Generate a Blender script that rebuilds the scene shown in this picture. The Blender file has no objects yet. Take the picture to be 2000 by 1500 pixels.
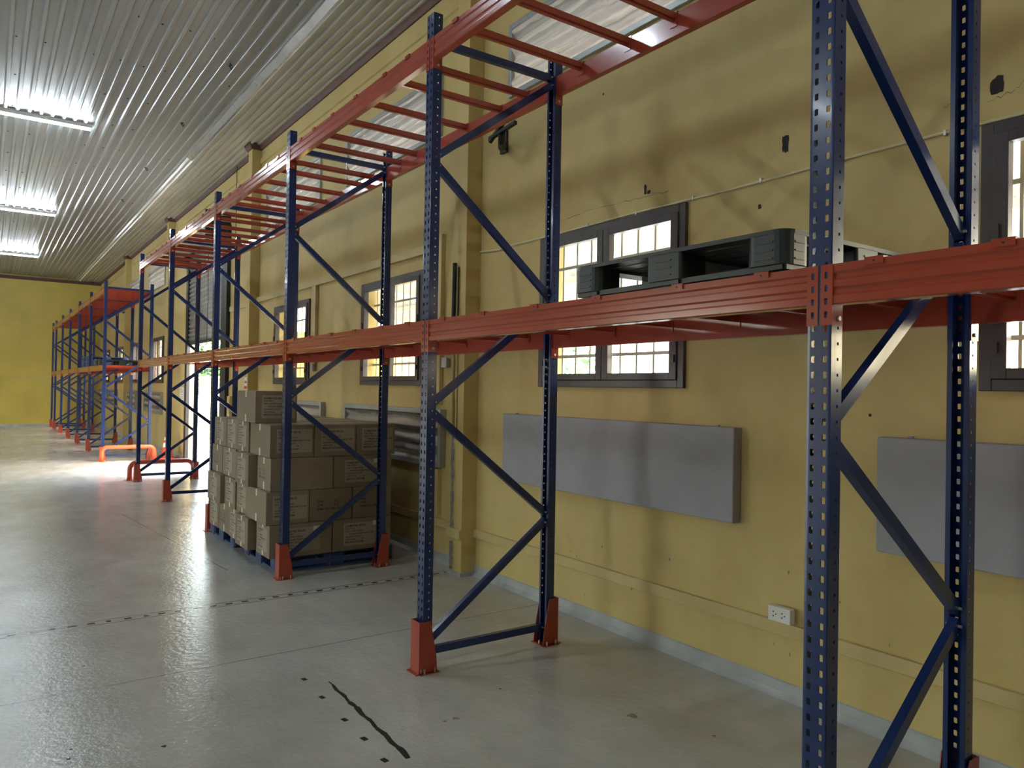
import bpy, bmesh, math, random
from mathutils import Vector, Matrix, Euler
random.seed(7)
SC = bpy.context.scene
COL = SC.collection

# ------------------------------------------------------------ camera
YAW, PITCH, ROLL, FPX, CAMH = 0.61298, 0.00847, 0.01706, 1460.8, 1.7169
fw = Vector((math.sin(YAW)*math.cos(PITCH), math.cos(YAW)*math.cos(PITCH), math.sin(PITCH)))
rt = Vector((math.cos(YAW), -math.sin(YAW), 0)); up = rt.cross(fw)
cr, sr = math.cos(ROLL), math.sin(ROLL)
r2 = rt*cr + up*sr; u2 = -rt*sr + up*cr
cd = bpy.data.cameras.new('camera'); cam = bpy.data.objects.new('camera', cd); COL.objects.link(cam)
cam.matrix_world = Matrix(((r2.x, u2.x, -fw.x, 0), (r2.y, u2.y, -fw.y, 0), (r2.z, u2.z, -fw.z, CAMH), (0, 0, 0, 1)))
cd.sensor_width = 36; cd.sensor_fit = 'HORIZONTAL'; cd.lens = FPX/2000*36; cd.clip_start = .05; cd.clip_end = 300
SC.camera = cam

# ------------------------------------------------------------ sky, exposure
W = bpy.data.worlds.new('world'); SC.world = W; W.use_nodes = True
wn = W.node_tree.nodes; wl = W.node_tree.links
bg = wn['Background']; sky = wn.new('ShaderNodeTexSky')
sky.sky_type = 'NISHITA'; sky.sun_disc = False; sky.sun_elevation = math.radians(52); sky.sun_rotation = math.radians(120)
sky.air_density = 1.6; sky.dust_density = 4.0; sky.altitude = 50
wh = wn.new('ShaderNodeMixRGB'); wh.inputs[0].default_value = .55; wh.inputs[2].default_value = (.62, .64, .66, 1)
wl.new(sky.outputs[0], wh.inputs[1]); wl.new(wh.outputs[0], bg.inputs[0])
SKY_STRENGTH = 6.0
LAMP_EMIT = 165.0
bg.inputs[1].default_value = SKY_STRENGTH
sd = bpy.data.lights.new('sun', 'SUN'); so = bpy.data.objects.new('sun', sd); COL.objects.link(so)
sd.energy = 6; sd.angle = math.radians(2); sd.color = (1, .95, .86)
so.rotation_euler = Vector((-.30, -.62, .85)).to_track_quat('Z', 'Y').to_euler()
SC.view_settings.view_transform = 'Standard'; SC.view_settings.look = 'None'
SC.view_settings.gamma = 1; SC.view_settings.use_curve_mapping = False
SC.view_settings.exposure = 0.40

# ------------------------------------------------------------ materials
def nt(name):
    m = bpy.data.materials.new(name); m.use_nodes = True
    return m, m.node_tree.nodes, m.node_tree.links, m.node_tree.nodes['Principled BSDF']

def mat(name, col, rough=.5, metal=0, spec=.5, var=.08, vscale=6, bump=0, bscale=40, coat=0, rvar=0):
    m, n, l, b = nt(name)
    tc = n.new('ShaderNodeTexCoord'); nz = n.new('ShaderNodeTexNoise'); nz.inputs['Scale'].default_value = vscale
    nz.inputs['Detail'].default_value = 5; l.new(tc.outputs['Object'], nz.inputs['Vector'])
    mr = n.new('ShaderNodeMapRange'); mr.inputs[1].default_value = .3; mr.inputs[2].default_value = .7
    mr.inputs[3].default_value = 1-var; mr.inputs[4].default_value = 1+var
    l.new(nz.outputs['Fac'], mr.inputs[0])
    mx = n.new('ShaderNodeVectorMath'); mx.operation = 'SCALE'; mx.inputs[0].default_value = col
    l.new(mr.outputs[0], mx.inputs['Scale']); l.new(mx.outputs[0], b.inputs['Base Color'])
    b.inputs['Roughness'].default_value = rough; b.inputs['Metallic'].default_value = metal
    b.inputs['Specular IOR Level'].default_value = spec
    if coat: b.inputs['Coat Weight'].default_value = coat; b.inputs['Coat Roughness'].default_value = .08
    if rvar:
        r = n.new('ShaderNodeMapRange'); r.inputs[1].default_value = .3; r.inputs[2].default_value = .7
        r.inputs[3].default_value = rough-rvar; r.inputs[4].default_value = rough+rvar
        l.new(nz.outputs['Fac'], r.inputs[0]); l.new(r.outputs[0], b.inputs['Roughness'])
    if bump:
        n2 = n.new('ShaderNodeTexNoise'); n2.inputs['Scale'].default_value = bscale; l.new(tc.outputs['Object'], n2.inputs['Vector'])
        bp = n.new('ShaderNodeBump'); bp.inputs['Strength'].default_value = bump; bp.inputs['Distance'].default_value = .01
        l.new(n2.outputs['Fac'], bp.inputs['Height']); l.new(bp.outputs[0], b.inputs['Normal'])
    return m

def wall_mat():
    m, n, l, b = nt('yellow wall paint')
    tc = n.new('ShaderNodeTexCoord')
    n1 = n.new('ShaderNodeTexNoise'); n1.inputs['Scale'].default_value = .9; n1.inputs['Detail'].default_value = 6; n1.inputs['Roughness'].default_value = .6
    mp = n.new('ShaderNodeMapping'); mp.inputs['Scale'].default_value = (1, 1.6, .5)
    l.new(tc.outputs['Object'], mp.inputs[0]); l.new(mp.outputs[0], n1.inputs['Vector'])
    r = n.new('ShaderNodeValToRGB'); r.color_ramp.elements[0].position = .3; r.color_ramp.elements[1].position = .72
    r.color_ramp.elements[0].color = (.54, .41, .16, 1); r.color_ramp.elements[1].color = (.62, .485, .21, 1)
    l.new(n1.outputs['Fac'], r.inputs[0])
    n2 = n.new('ShaderNodeTexNoise'); n2.inputs['Scale'].default_value = 9; n2.inputs['Detail'].default_value = 8; l.new(tc.outputs['Object'], n2.inputs['Vector'])
    r2_ = n.new('ShaderNodeValToRGB'); r2_.color_ramp.elements[0].position = .25; r2_.color_ramp.elements[1].position = .50
    r2_.color_ramp.elements[0].color = (.93, .92, .88, 1); r2_.color_ramp.elements[1].color = (1, 1, 1, 1)
    l.new(n2.outputs['Fac'], r2_.inputs[0])
    mx = n.new('ShaderNodeMixRGB'); mx.blend_type = 'MULTIPLY'; mx.inputs[0].default_value = 1
    l.new(r.outputs[0], mx.inputs[1]); l.new(r2_.outputs[0], mx.inputs[2]); l.new(mx.outputs[0], b.inputs['Base Color'])
    b.inputs['Roughness'].default_value = .62; b.inputs['Specular IOR Level'].default_value = .3
    bp = n.new('ShaderNodeBump'); bp.inputs['Strength'].default_value = .15; bp.inputs['Distance'].default_value = .006
    l.new(n2.outputs['Fac'], bp.inputs['Height']); l.new(bp.outputs[0], b.inputs['Normal'])
    return m

def floor_mat():
    m, n, l, b = nt('polished concrete floor')
    tc = n.new('ShaderNodeTexCoord'); sp = n.new('ShaderNodeSeparateXYZ'); l.new(tc.outputs['Object'], sp.inputs[0])
    def math_(op, a, bb=None):
        q = n.new('ShaderNodeMath'); q.operation = op
        for i, v in enumerate((a, bb)):
            if v is None: continue
            if isinstance(v, (int, float)): q.inputs[i].default_value = v
            else: l.new(v, q.inputs[i])
        return q.outputs[0]
    def noise(s, det=6, rough=.6, scale=(1, 1, 1)):
        mp = n.new('ShaderNodeMapping'); mp.inputs['Scale'].default_value = scale; l.new(tc.outputs['Object'], mp.inputs[0])
        q = n.new('ShaderNodeTexNoise'); q.inputs['Scale'].default_value = s; q.inputs['Detail'].default_value = det
        q.inputs['Roughness'].default_value = rough; l.new(mp.outputs[0], q.inputs['Vector']); return q.outputs['Fac']
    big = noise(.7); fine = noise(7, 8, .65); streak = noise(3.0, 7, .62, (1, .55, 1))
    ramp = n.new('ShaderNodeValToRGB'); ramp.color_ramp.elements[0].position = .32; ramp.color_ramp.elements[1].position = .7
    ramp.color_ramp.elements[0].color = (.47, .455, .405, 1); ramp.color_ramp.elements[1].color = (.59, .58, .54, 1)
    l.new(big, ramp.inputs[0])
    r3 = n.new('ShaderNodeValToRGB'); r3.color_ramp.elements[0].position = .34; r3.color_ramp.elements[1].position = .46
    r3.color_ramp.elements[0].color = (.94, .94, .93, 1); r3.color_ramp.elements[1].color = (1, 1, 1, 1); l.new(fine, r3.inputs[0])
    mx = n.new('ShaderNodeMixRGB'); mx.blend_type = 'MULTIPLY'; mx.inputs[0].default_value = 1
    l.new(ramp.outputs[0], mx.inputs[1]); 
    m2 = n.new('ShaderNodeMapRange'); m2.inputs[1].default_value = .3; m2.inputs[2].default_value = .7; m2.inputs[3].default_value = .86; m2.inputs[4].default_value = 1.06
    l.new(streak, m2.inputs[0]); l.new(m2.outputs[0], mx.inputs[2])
    X, Y = sp.outputs[0], sp.outputs[1]
    wob = math_('MULTIPLY', math_('SUBTRACT', fine, .5), .008)
    def line(coord, pos, hw): return math_('LESS_THAN', math_('ABSOLUTE', math_('SUBTRACT', math_('ADD', coord, wob), pos)), hw)
    cur = mx.outputs[0]
    def put(fac, col):
        nonlocal cur
        q = n.new('ShaderNodeMixRGB'); l.new(fac, q.inputs[0]); l.new(cur, q.inputs[1]); q.inputs[2].default_value = col; cur = q.outputs[0]
    # filled control joint with punched holes, edged by two saw cuts
    put(line(Y, 6.09, .045), (.50, .49, .46, 1))
    put(math_('MAXIMUM', line(Y, 6.14, .005), line(Y, 6.04, .005)), (.06, .055, .05, 1))
    cell = math_('ABSOLUTE', math_('SUBTRACT', math_('FRACT', math_('ADD', math_('MULTIPLY', X, 8.2), math_('MULTIPLY', big, 2.5))), .5))
    dash = math_('MULTIPLY', math_('LESS_THAN', math_('ADD', cell, math_('MULTIPLY', math_('SUBTRACT', streak, .5), 1.2)), .19), line(Y, 6.09, .020))
    put(dash, (.045, .045, .04, 1))
    put(line(Y, 4.79, .0035), (.11, .10, .08, 1))
    sk = math_('ADD', X, math_('MULTIPLY', Y, .0985))
    put(math_('MULTIPLY', line(sk, 2.579, .004), math_('MULTIPLY', math_('GREATER_THAN', Y, 7.2), math_('LESS_THAN', Y, 11))), (.12, .11, .09, 1))
    l.new(cur, b.inputs['Base Color'])
    mr = n.new('ShaderNodeMapRange'); mr.inputs[1].default_value = .35; mr.inputs[2].default_value = .68; mr.inputs[1].default_value = .2; mr.inputs[2].default_value = .8; mr.inputs[3].default_value = .10; mr.inputs[4].default_value = .22
    l.new(streak, mr.inputs[0]); l.new(mr.outputs[0], b.inputs['Roughness']); b.inputs['Specular IOR Level'].default_value = .55
    bp = n.new('ShaderNodeBump'); bp.inputs['Strength'].default_value = .55; bp.inputs['Distance'].default_value = .008
    bn = n.new('ShaderNodeTexNoise'); bn.inputs['Scale'].default_value = 22; bn.inputs['Detail'].default_value = 4; bn.inputs['Roughness'].default_value = .65
    l.new(tc.outputs['Object'], bn.inputs['Vector']); l.new(bn.outputs['Fac'], bp.inputs['Height']); l.new(bp.outputs[0], b.inputs['Normal'])
    return m

def glass_mat():
    m, n, l, b = nt('window glass')
    n.remove(b); g = n.new('ShaderNodeBsdfGlossy'); g.inputs['Roughness'].default_value = .02
    t = n.new('ShaderNodeBsdfTransparent'); t.inputs[0].default_value = (.96, .97, .96, 1)
    lw = n.new('ShaderNodeLayerWeight'); lw.inputs[0].default_value = .5
    p4 = n.new('ShaderNodeMath'); p4.operation = 'POWER'; p4.inputs[1].default_value = 4; l.new(lw.outputs['Facing'], p4.inputs[0])
    f = n.new('ShaderNodeMath'); f.operation = 'MULTIPLY_ADD'; f.inputs[1].default_value = .6; f.inputs[2].default_value = .03; l.new(p4.outputs[0], f.inputs[0])
    mx = n.new('ShaderNodeMixShader')
    l.new(f.outputs[0], mx.inputs[0]); l.new(t.outputs[0], mx.inputs[1]); l.new(g.outputs[0], mx.inputs[2])
    l.new(mx.outputs[0], n['Material Output'].inputs[0]); return m

def sheet_mat(name, col, trans=.5, rough=.35, metal=0, bands=None):
    m, n, l, b = nt(name)
    tc = n.new('ShaderNodeTexCoord'); nz = n.new('ShaderNodeTexNoise'); nz.inputs['Scale'].default_value = 5; nz.inputs['Detail'].default_value = 7
    nz.inputs['Distortion'].default_value = 1.2; l.new(tc.outputs['Object'], nz.inputs['Vector'])
    bp = n.new('ShaderNodeBump'); bp.inputs['Strength'].default_value = .5; bp.inputs['Distance'].default_value = .03
    l.new(nz.outputs['Fac'], bp.inputs['Height']); l.new(bp.outputs[0], b.inputs['Normal'])
    b.inputs['Base Color'].default_value = (*col, 1); b.inputs['Roughness'].default_value = rough; b.inputs['Metallic'].default_value = metal
    t = n.new('ShaderNodeBsdfTranslucent'); t.inputs[0].default_value = (*col, 1)
    if bands:      # lit and shaded louvre stripes painted as colour: (blades per metre, dark colour)
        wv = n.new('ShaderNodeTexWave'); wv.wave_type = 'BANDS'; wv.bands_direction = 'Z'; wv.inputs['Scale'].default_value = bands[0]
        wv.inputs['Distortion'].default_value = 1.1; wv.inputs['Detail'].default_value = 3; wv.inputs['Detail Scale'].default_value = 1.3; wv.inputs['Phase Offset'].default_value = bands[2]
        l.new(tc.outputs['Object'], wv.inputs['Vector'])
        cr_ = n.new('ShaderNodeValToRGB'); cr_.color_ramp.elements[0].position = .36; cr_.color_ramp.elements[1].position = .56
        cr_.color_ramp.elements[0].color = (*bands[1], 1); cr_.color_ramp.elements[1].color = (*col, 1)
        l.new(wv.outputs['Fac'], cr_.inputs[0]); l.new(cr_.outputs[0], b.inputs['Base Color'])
    mx = n.new('ShaderNodeMixShader'); mx.inputs[0].default_value = trans
    l.new(b.outputs[0], mx.inputs[1]); l.new(t.outputs[0], mx.inputs[2]); l.new(mx.outputs[0], n['Material Output'].inputs[0]); return m

def emit_mat(name, col, s):
    m, n, l, b = nt(name); b.inputs['Base Color'].default_value = (*col, 1)
    b.inputs['Emission Color'].default_value = (*col, 1); b.inputs['Emission Strength'].default_value = s; return m

M = dict(
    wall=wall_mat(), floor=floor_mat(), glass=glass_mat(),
    blue=mat('navy enamel', (.010, .026, .110), .24, var=.06, coat=.12),
    brightblue=mat('royal blue enamel', (.03, .12, .52), .28, var=.05, coat=.3),
    orange=mat('orange red enamel', (.37, .055, .030), .18, var=.05, coat=.3),
    guard=mat('orange red guard paint', (.37, .055, .028), .35, var=.05),
    barrier=mat('orange barrier paint', (.72, .10, .035), .3, var=.05),
    zinc=mat('zinc bolt', (.55, .53, .48), .35, metal=.8),
    slot=mat('dark slot', (.01, .012, .018), .7),
    ceil=mat('white coated steel sheet', (.33, .345, .34), .32, var=.05, vscale=2, bump=.08, bscale=6),
    ceil2=mat('window lit steel sheet', (.52, .51, .44), .26, var=.06, vscale=1.5),  # same sheet as the main ceiling, window light put into its paler colour
    screw=mat('dark screw', (.03, .03, .03), .6),
    flashing=mat('bright metal flashing', (.62, .64, .68), .2, metal=.7, bump=.3, bscale=5),
    cornice=mat('brown red cornice paint', (.105, .045, .033), .6, var=.25, vscale=9),
    frame=mat('dark brown window paint', (.055, .042, .040), .38, var=.15),
    grille=mat('pale grille bar', (.50, .50, .46), .5),
    base=mat('grey skirting paint', (.40, .42, .42), .35, var=.2, vscale=4),
    panel=mat('grey painted board', (.325, .32, .355), .6, var=.05),  # grey raised to take in window haze and glare
    trunk=mat('cream cable trunking', (.55, .435, .19), .5, var=.06),
    trunk2=mat('pale plastic conduit', (.66, .60, .36), .45),
    box=mat('kraft cardboard', (.205, .152, .098), .72, var=.07, vscale=4, bump=.04, bscale=60),
    box2=mat('kraft cardboard faded', (.235, .178, .118), .72, var=.07, vscale=4, bump=.04, bscale=60),
    label=mat('printed carton label', (.33, .275, .205), .75, var=.04),
    ink=mat('dark printing ink', (.015, .011, .010), .8),
    tape=mat('glossy packing tape', (.82, .77, .62), .25, var=.1),
    sticker=mat('pale sticker', (.62, .60, .52), .6),
    bpal=mat('blue moulded plastic', (.022, .050, .155), .45, var=.1),
    gpal=mat('dark green black moulded plastic', (.014, .022, .022), .36, var=.12),
    black=mat('black metal', (.012, .012, .012), .5),
    shutter=mat('galvanised shutter slat', (.30, .29, .26), .42, metal=.35, var=.12),
    white=mat('white plastic', (.72, .70, .68), .35),
    wfence=mat('white painted gate steel', (.75, .77, .78), .4),
    cone=mat('orange cone rubber', (.80, .085, .030), .45),
    cband=mat('reflective white band', (.80, .80, .78), .4),
    plaster=mat('exposed grey plaster', (.20, .185, .16), .9, var=.35, vscale=25, bump=.5),
    dark=mat('dark chipped patch', (.035, .030, .026), .9, var=.3, vscale=20),
    red=mat('red print', (.45, .05, .05), .6), paper=mat('white paper', (.72, .70, .66), .7), greyink=mat('grey print', (.30, .30, .30), .7),
    ground=mat('pale concrete yard', (.30, .30, .28), .8, var=.12, vscale=2),
    leaf=mat('green leaves', (.045, .115, .016), .55, var=.4, vscale=5),
    outwall=mat('yellow rendered outer wall', (.72, .50, .13), .8, var=.1),
    awning=sheet_mat('translucent roofing sheet', (.42, .42, .40), .30, .5),
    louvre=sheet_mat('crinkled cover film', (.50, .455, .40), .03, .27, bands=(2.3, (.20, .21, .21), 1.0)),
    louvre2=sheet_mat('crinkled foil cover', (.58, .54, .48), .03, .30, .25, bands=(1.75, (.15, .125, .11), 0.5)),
    lframe=mat('grey metal vent frame', (.36, .38, .38), .4, metal=.4),
    tube=emit_mat('lit tube', (.80, .92, 1.0), LAMP_EMIT),
    stain=mat('brown floor stain', (.20, .165, .12), .5, var=.4, vscale=60),
    marker=mat('black floor tape', (.012, .012, .010), .75),
)

# ------------------------------------------------------------ mesh helpers
class MB:
    def __init__(s): s.v = []; s.f = []; s.m = []
    def face(s, pts, mi=0):
        b = len(s.v); s.v += [tuple(p) for p in pts]; s.f.append(tuple(range(b, b+len(pts)))); s.m.append(mi)
    def grid(s, rows, mi=0, closed=False):
        b = len(s.v); n = len(rows[0])
        for r in rows: s.v += [tuple(p) for p in r]
        for i in range(len(rows)-1):
            for j in range(n if closed else n-1):
                k = (j+1) % n
                s.f.append((b+i*n+j, b+i*n+k, b+(i+1)*n+k, b+(i+1)*n+j)); s.m.append(mi)
        return b
    def box(s, x0, x1, y0, y1, z0, z1, mi=0, T=None):
        P = [Vector((x, y, z)) for z in (z0, z1) for y in (y0, y1) for x in (x0, x1)]
        if T: P = [T @ p for p in P]
        b = len(s.v); s.v += [tuple(p) for p in P]
        for f in ((0, 2, 3, 1), (4, 5, 7, 6), (0, 1, 5, 4), (2, 6, 7, 3), (0, 4, 6, 2), (1, 3, 7, 5)):
            s.f.append(tuple(b+i for i in f)); s.m.append(mi)
    def prism(s, poly, axis, a, b_, mi=0, T=None):
        """poly: 2D points, extruded along axis (0,1,2) from a to b_; the 2D coords fill the other axes in order"""
        def mk(p, t):
            q = list(p); q.insert(axis, t); q = Vector(q); return T @ q if T else q
        b = len(s.v); n = len(poly)
        s.v += [tuple(mk(p, a)) for p in poly]+[tuple(mk(p, b_)) for p in poly]
        s.f.append(tuple(b+i for i in range(n))); s.m.append(mi)
        s.f.append(tuple(b+n+n-1-i for i in range(n))); s.m.append(mi)
        for i in range(n):
            j = (i+1) % n; s.f.append((b+i, b+n+i, b+n+j, b+j)); s.m.append(mi)
    def tube(s, pts, r, n=10, mi=0, cap=True):
        pts = [Vector(p) for p in pts]; rows = []; prev = None
        for i, p in enumerate(pts):
            d = (pts[min(i+1, len(pts)-1)]-pts[max(i-1, 0)]).normalized()
            if prev is None: a = d.orthogonal().normalized()
            else: a = (prev-d*prev.dot(d)).normalized()
            prev = a; c = d.cross(a); rr = r[i] if isinstance(r, (list, tuple)) else r
            rows.append([p+a*math.cos(t*2*math.pi/n)*rr+c*math.sin(t*2*math.pi/n)*rr for t in range(n)])
        b = s.grid(rows, mi, True)
        if cap:
            s.f.append(tuple(b+i for i in reversed(range(n)))); s.m.append(mi)
            e = b+(len(rows)-1)*n; s.f.append(tuple(e+i for i in range(n))); s.m.append(mi)
    def lathe(s, prof, c, n=20, mi=0):
        rows = [[(c[0]+r*math.cos(t*2*math.pi/n), c[1]+r*math.sin(t*2*math.pi/n), c[2]+z) for t in range(n)] for r, z in prof]
        s.grid(rows, mi, True)
    def build(s, name, mats, parent=None, bevel=0, smooth=False, weld=False, solid=None):
        me = bpy.data.meshes.new(name); me.from_pydata(s.v, [], s.f)
        if not isinstance(mats, (list, tuple)): mats = [mats]
        for m in mats: me.materials.append(m)
        me.polygons.foreach_set('material_index', s.m)
        bm = bmesh.new(); bm.from_mesh(me)
        if weld: bmesh.ops.remove_doubles(bm, verts=bm.verts, dist=1e-5)
        if not solid: bmesh.ops.recalc_face_normals(bm, faces=bm.faces)
        bm.to_mesh(me); bm.free()
        if smooth:
            for p in me.polygons: p.use_smooth = True
        o = bpy.data.objects.new(name, me); COL.objects.link(o)
        if parent: o.parent = parent
        if bevel:
            b = o.modifiers.new('bevel', 'BEVEL'); b.width = bevel; b.segments = 2; b.limit_method = 'ANGLE'
        if solid:
            q = o.modifiers.new('solid', 'SOLIDIFY'); q.thickness = solid; q.offset = -1
        return o

def thing(name, label, cat, loc=(0, 0, 0), rz=0, group=None):
    o = bpy.data.objects.new(name, None); COL.objects.link(o); o.location = loc; o.rotation_euler = (0, 0, rz)
    o['label'] = label; o['category'] = cat; o.empty_display_size = .1
    if group: o['group'] = group
    return o
def tag(o, label, cat, group=None):
    o['label'] = label; o['category'] = cat
    if group: o['group'] = group
    return o
def struct(o, label=None):
    o['kind'] = 'structure'
    if label: o['label'] = label
    return o
def sempty(name, label=None):
    o = bpy.data.objects.new(name, None); COL.objects.link(o); o.empty_display_size = .1; return struct(o, label)
def copy_tree(o, parent=None):
    c = o.copy(); COL.objects.link(c)
    if parent: c.parent = parent
    for ch in list(o.children): copy_tree(ch, c)
    return c
def inst(o, parent, loc, rz=0):
    c = copy_tree(o, parent); c.location = loc; c.rotation_euler = (0, 0, rz); return c

# ------------------------------------------------------------ building shell
XW = 3.747; WT = .20; YB, YF = -6.0, 34.4; XL = -13.0; ZC = 5.85
WIN = [(0.005, 1.575), (3.35, 4.92), (6.95, 8.515), (10.315, 11.89), (20.95, 22.35), (24.3, 25.75), (27.75, 29.3), (31.3, 32.8)]
WIN_Z = (1.75, 2.97)
UP = [(0.0, 1.9), (2.96, 5.42), (6.62, 9.07), (9.97, 12.44), (20.93, 23.30), (24.2, 26.6), (27.6, 30.0), (30.9, 33.3)]
UPZ = (4.29, 4.93)
DOOR = (14.62, 18.10, 0.0, 4.0)
def wall_x(name, x, y0, y1, z0, z1, holes, thick, m):
    """wall in plane x with its inner face at x, going out by thick, with rectangular openings"""
    ys = sorted({y0, y1, *[h[0] for h in holes], *[h[1] for h in holes]}); zs = sorted({z0, z1, *[h[2] for h in holes], *[h[3] for h in holes]})
    def solid(i, j):
        if i < 0 or j < 0 or i >= len(ys)-1 or j >= len(zs)-1: return False
        cy, cz = (ys[i]+ys[i+1])/2, (zs[j]+zs[j+1])/2
        return not any(h[0] < cy < h[1] and h[2] < cz < h[3] for h in holes)
    b = MB(); X2 = x+thick
    for i in range(len(ys)-1):
        for j in range(len(zs)-1):
            if not solid(i, j): continue
            a, c, d, e = ys[i], ys[i+1], zs[j], zs[j+1]
            b.face([(x, a, d), (x, a, e), (x, c, e), (x, c, d)]); b.face([(X2, a, d), (X2, c, d), (X2, c, e), (X2, a, e)])
            if not solid(i-1, j): b.face([(x, a, d), (X2, a, d), (X2, a, e), (x, a, e)])
            if not solid(i+1, j): b.face([(x, c, d), (x, c, e), (X2, c, e), (X2, c, d)])
            if not solid(i, j-1): b.face([(x, a, d), (x, c, d), (X2, c, d), (X2, a, d)])
            if not solid(i, j+1): b.face([(x, a, e), (X2, a, e), (X2, c, e), (x, c, e)])
    return b
holes = [(a+.03, b_-.03, WIN_Z[0]+.03, WIN_Z[1]-.03) for a, b_ in WIN]+[(a+.04, b_-.04, UPZ[0]+.04, UPZ[1]-.04) for a, b_ in UP]+[DOOR]
b = wall_x('wall_right', XW, YB, YF, 0, 6.3, holes, WT, None)
# chipped patches and cracks in the plaster, on the wall face
def patch(y, z, w, h, seed, mi=1):
    rnd = random.Random(seed); n = 16
    pts = []
    for k in range(n):
        t = k*2*math.pi/n; q = max(abs(math.cos(t)), abs(math.sin(t))); rr = (.82+.3*rnd.random())/q**.6
        pts.append((XW-.0015, y+w*math.cos(t)*rr, z+h*math.sin(t)*rr))
    c = (XW-.0015, y, z)
    for k in range(n): b.face([c, pts[k], pts[(k+1) % n]], mi)
patch(2.625, 3.165, .022, .052, 1); patch(1.52, 3.146, .028, .042, 2); patch(3.745, 3.138, .013, .036, 3); patch(3.712, 3.112, .016, .014, 4)
patch(2.795, 2.834, .011, .014, 5); patch(4.2, 3.95, .008, .008, 6); patch(3.1, 2.2, .006, .006, 7); patch(2.1, 1.62, .008, .008, 8)
for k in range(16):
    rnd = random.Random(100+k); patch(rnd.uniform(1.9, 4.6), rnd.uniform(.13, .36)+rnd.random()**4*.5, .002+.005*rnd.random(), .005+.011*rnd.random(), 200+k, 2)
def crack(pts, w=.003):
    rnd = random.Random(len(pts)*3); P = []
    for (y0, z0), (y1, z1) in zip(pts[:-1], pts[1:]):
        for k in range(8): t = k/8; P.append((y0+(y1-y0)*t, z0+(z1-z0)*t+rnd.uniform(-.008, .008)))
    P.append(pts[-1])
    for (y0, z0), (y1, z1) in zip(P[:-1], P[1:]):
        ww = w*rnd.uniform(.3, 1); b.face([(XW-.0015, y0, z0), (XW-.0015, y1, z1), (XW-.0015, y1, z1+ww), (XW-.0015, y0, z0+ww)], 1)
crack([(4.9, 3.08), (4.3, 3.10), (3.9, 3.09), (3.53, 3.08)]); crack([(1.76, 3.02), (1.755, 3.11), (1.70, 3.125)]); crack([(1.56, 3.08), (1.45, 3.10), (1.38, 3.16)])
struct(b.build('wall_right', [M['wall'], M['dark'], M['plaster']], weld=False))

b = MB(); b.box(XL, XW+WT, YF, YF+.2, 0, 6.3); struct(b.build('wall_far', mat('mustard wall paint', (.58, .44, .085), .5, var=.10, vscale=1.2)))
b = MB(); b.box(XL, XW+WT, YB-.2, YB, 0, 6.3); struct(b.build('wall_near', M['wall']))
LW = [(26.5, 29.5, 0.0, 3.4), (1.8, 3.8, 0, 3.2), (13.0, 18.0, 0, 3.9)]  # unseen openings, put in and sized to let daylight reach the hall
b = wall_x('wall_left', XL-WT, YB, YF, 0, 6.3, LW, WT, None); struct(b.build('wall_left', M['wall']))
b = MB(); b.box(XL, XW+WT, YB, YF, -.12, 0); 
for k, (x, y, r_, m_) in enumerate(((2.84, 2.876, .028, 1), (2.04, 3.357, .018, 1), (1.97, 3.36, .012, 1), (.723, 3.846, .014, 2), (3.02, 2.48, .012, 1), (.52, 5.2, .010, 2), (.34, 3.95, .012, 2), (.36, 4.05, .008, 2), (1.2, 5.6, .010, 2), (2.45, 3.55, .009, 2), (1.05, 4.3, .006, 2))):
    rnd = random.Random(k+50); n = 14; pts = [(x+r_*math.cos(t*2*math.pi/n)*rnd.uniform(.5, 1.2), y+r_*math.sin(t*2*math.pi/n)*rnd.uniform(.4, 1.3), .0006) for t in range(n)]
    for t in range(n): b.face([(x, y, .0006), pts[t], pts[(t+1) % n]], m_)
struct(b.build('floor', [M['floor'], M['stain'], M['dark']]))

# corrugated steel ceiling, ribs along the hall
def ribbed(b, x0, x1, z, pitch, depth, rw, y0, y1, mi=0):
    prof = []; x = x0
    while x < x1-pitch*.5:
        prof += [(x, z), (x+pitch-rw*1.9, z), (x+pitch-rw*1.4, z-depth), (x+pitch-rw*.5, z-depth)]; x += pitch
    prof.append((x1, z)); prof = [p for p in prof if p[0] <= x1]
    b.grid([[(p[0], y, p[1]) for p in prof] for y in (y0, y1)], mi)
XS = 2.90
b = MB(); ribbed(b, XL, XS+.03, ZC, .15, .028, .036, YB, YF)
for r in range(22):       # screw heads in rows across the sheets
    y = 2.4+r*1.385
    for k in range(36):
        x = XS-.22-k*.272+(.01 if (r+k) % 3 else -.012)
        if x < -5: break
        b.lathe([(.0, -.010), (.011, -.008), (.013, 0)], (x, y+.012*((k*7+r) % 5-2), ZC), 8, 1)
struct(b.build('ceiling', [M['ceil'], M['screw']]))
b = MB(); ribbed(b, XS+.02, XW+.05, 5.80, .112, .032, .030, YB, YF); struct(b.build('ceiling', M['ceil2']))
b = MB(); n = 60
for (ya, yb) in ((YB, 14.4),):
    rows = []
    for k in range(n+1):
        y = ya+(yb-ya)*k/n; w = .008*math.sin(k*1.7)+.005*math.sin(k*4.1)
        rows.append([(XS-.03+w, y, ZC-.004), (XS-.025+w, y, ZC-.035), (XS+.045+w*.5, y, 5.772), (XS+.08+w*.3, y, 5.770)])
    b.grid(rows)
struct(b.build('trim_1', M['flashing'], solid=.002), 'bright metal flashing strip along the seam of the ceiling sheets')
b = MB(); b.grid([[(XS-.005, y, ZC-.002), (XS+.02, y, 5.79), (XS+.03, y, 5.78)] for y in (14.4, YF)]); struct(b.build('trim_2', M['ceil2'], solid=.002))

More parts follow.
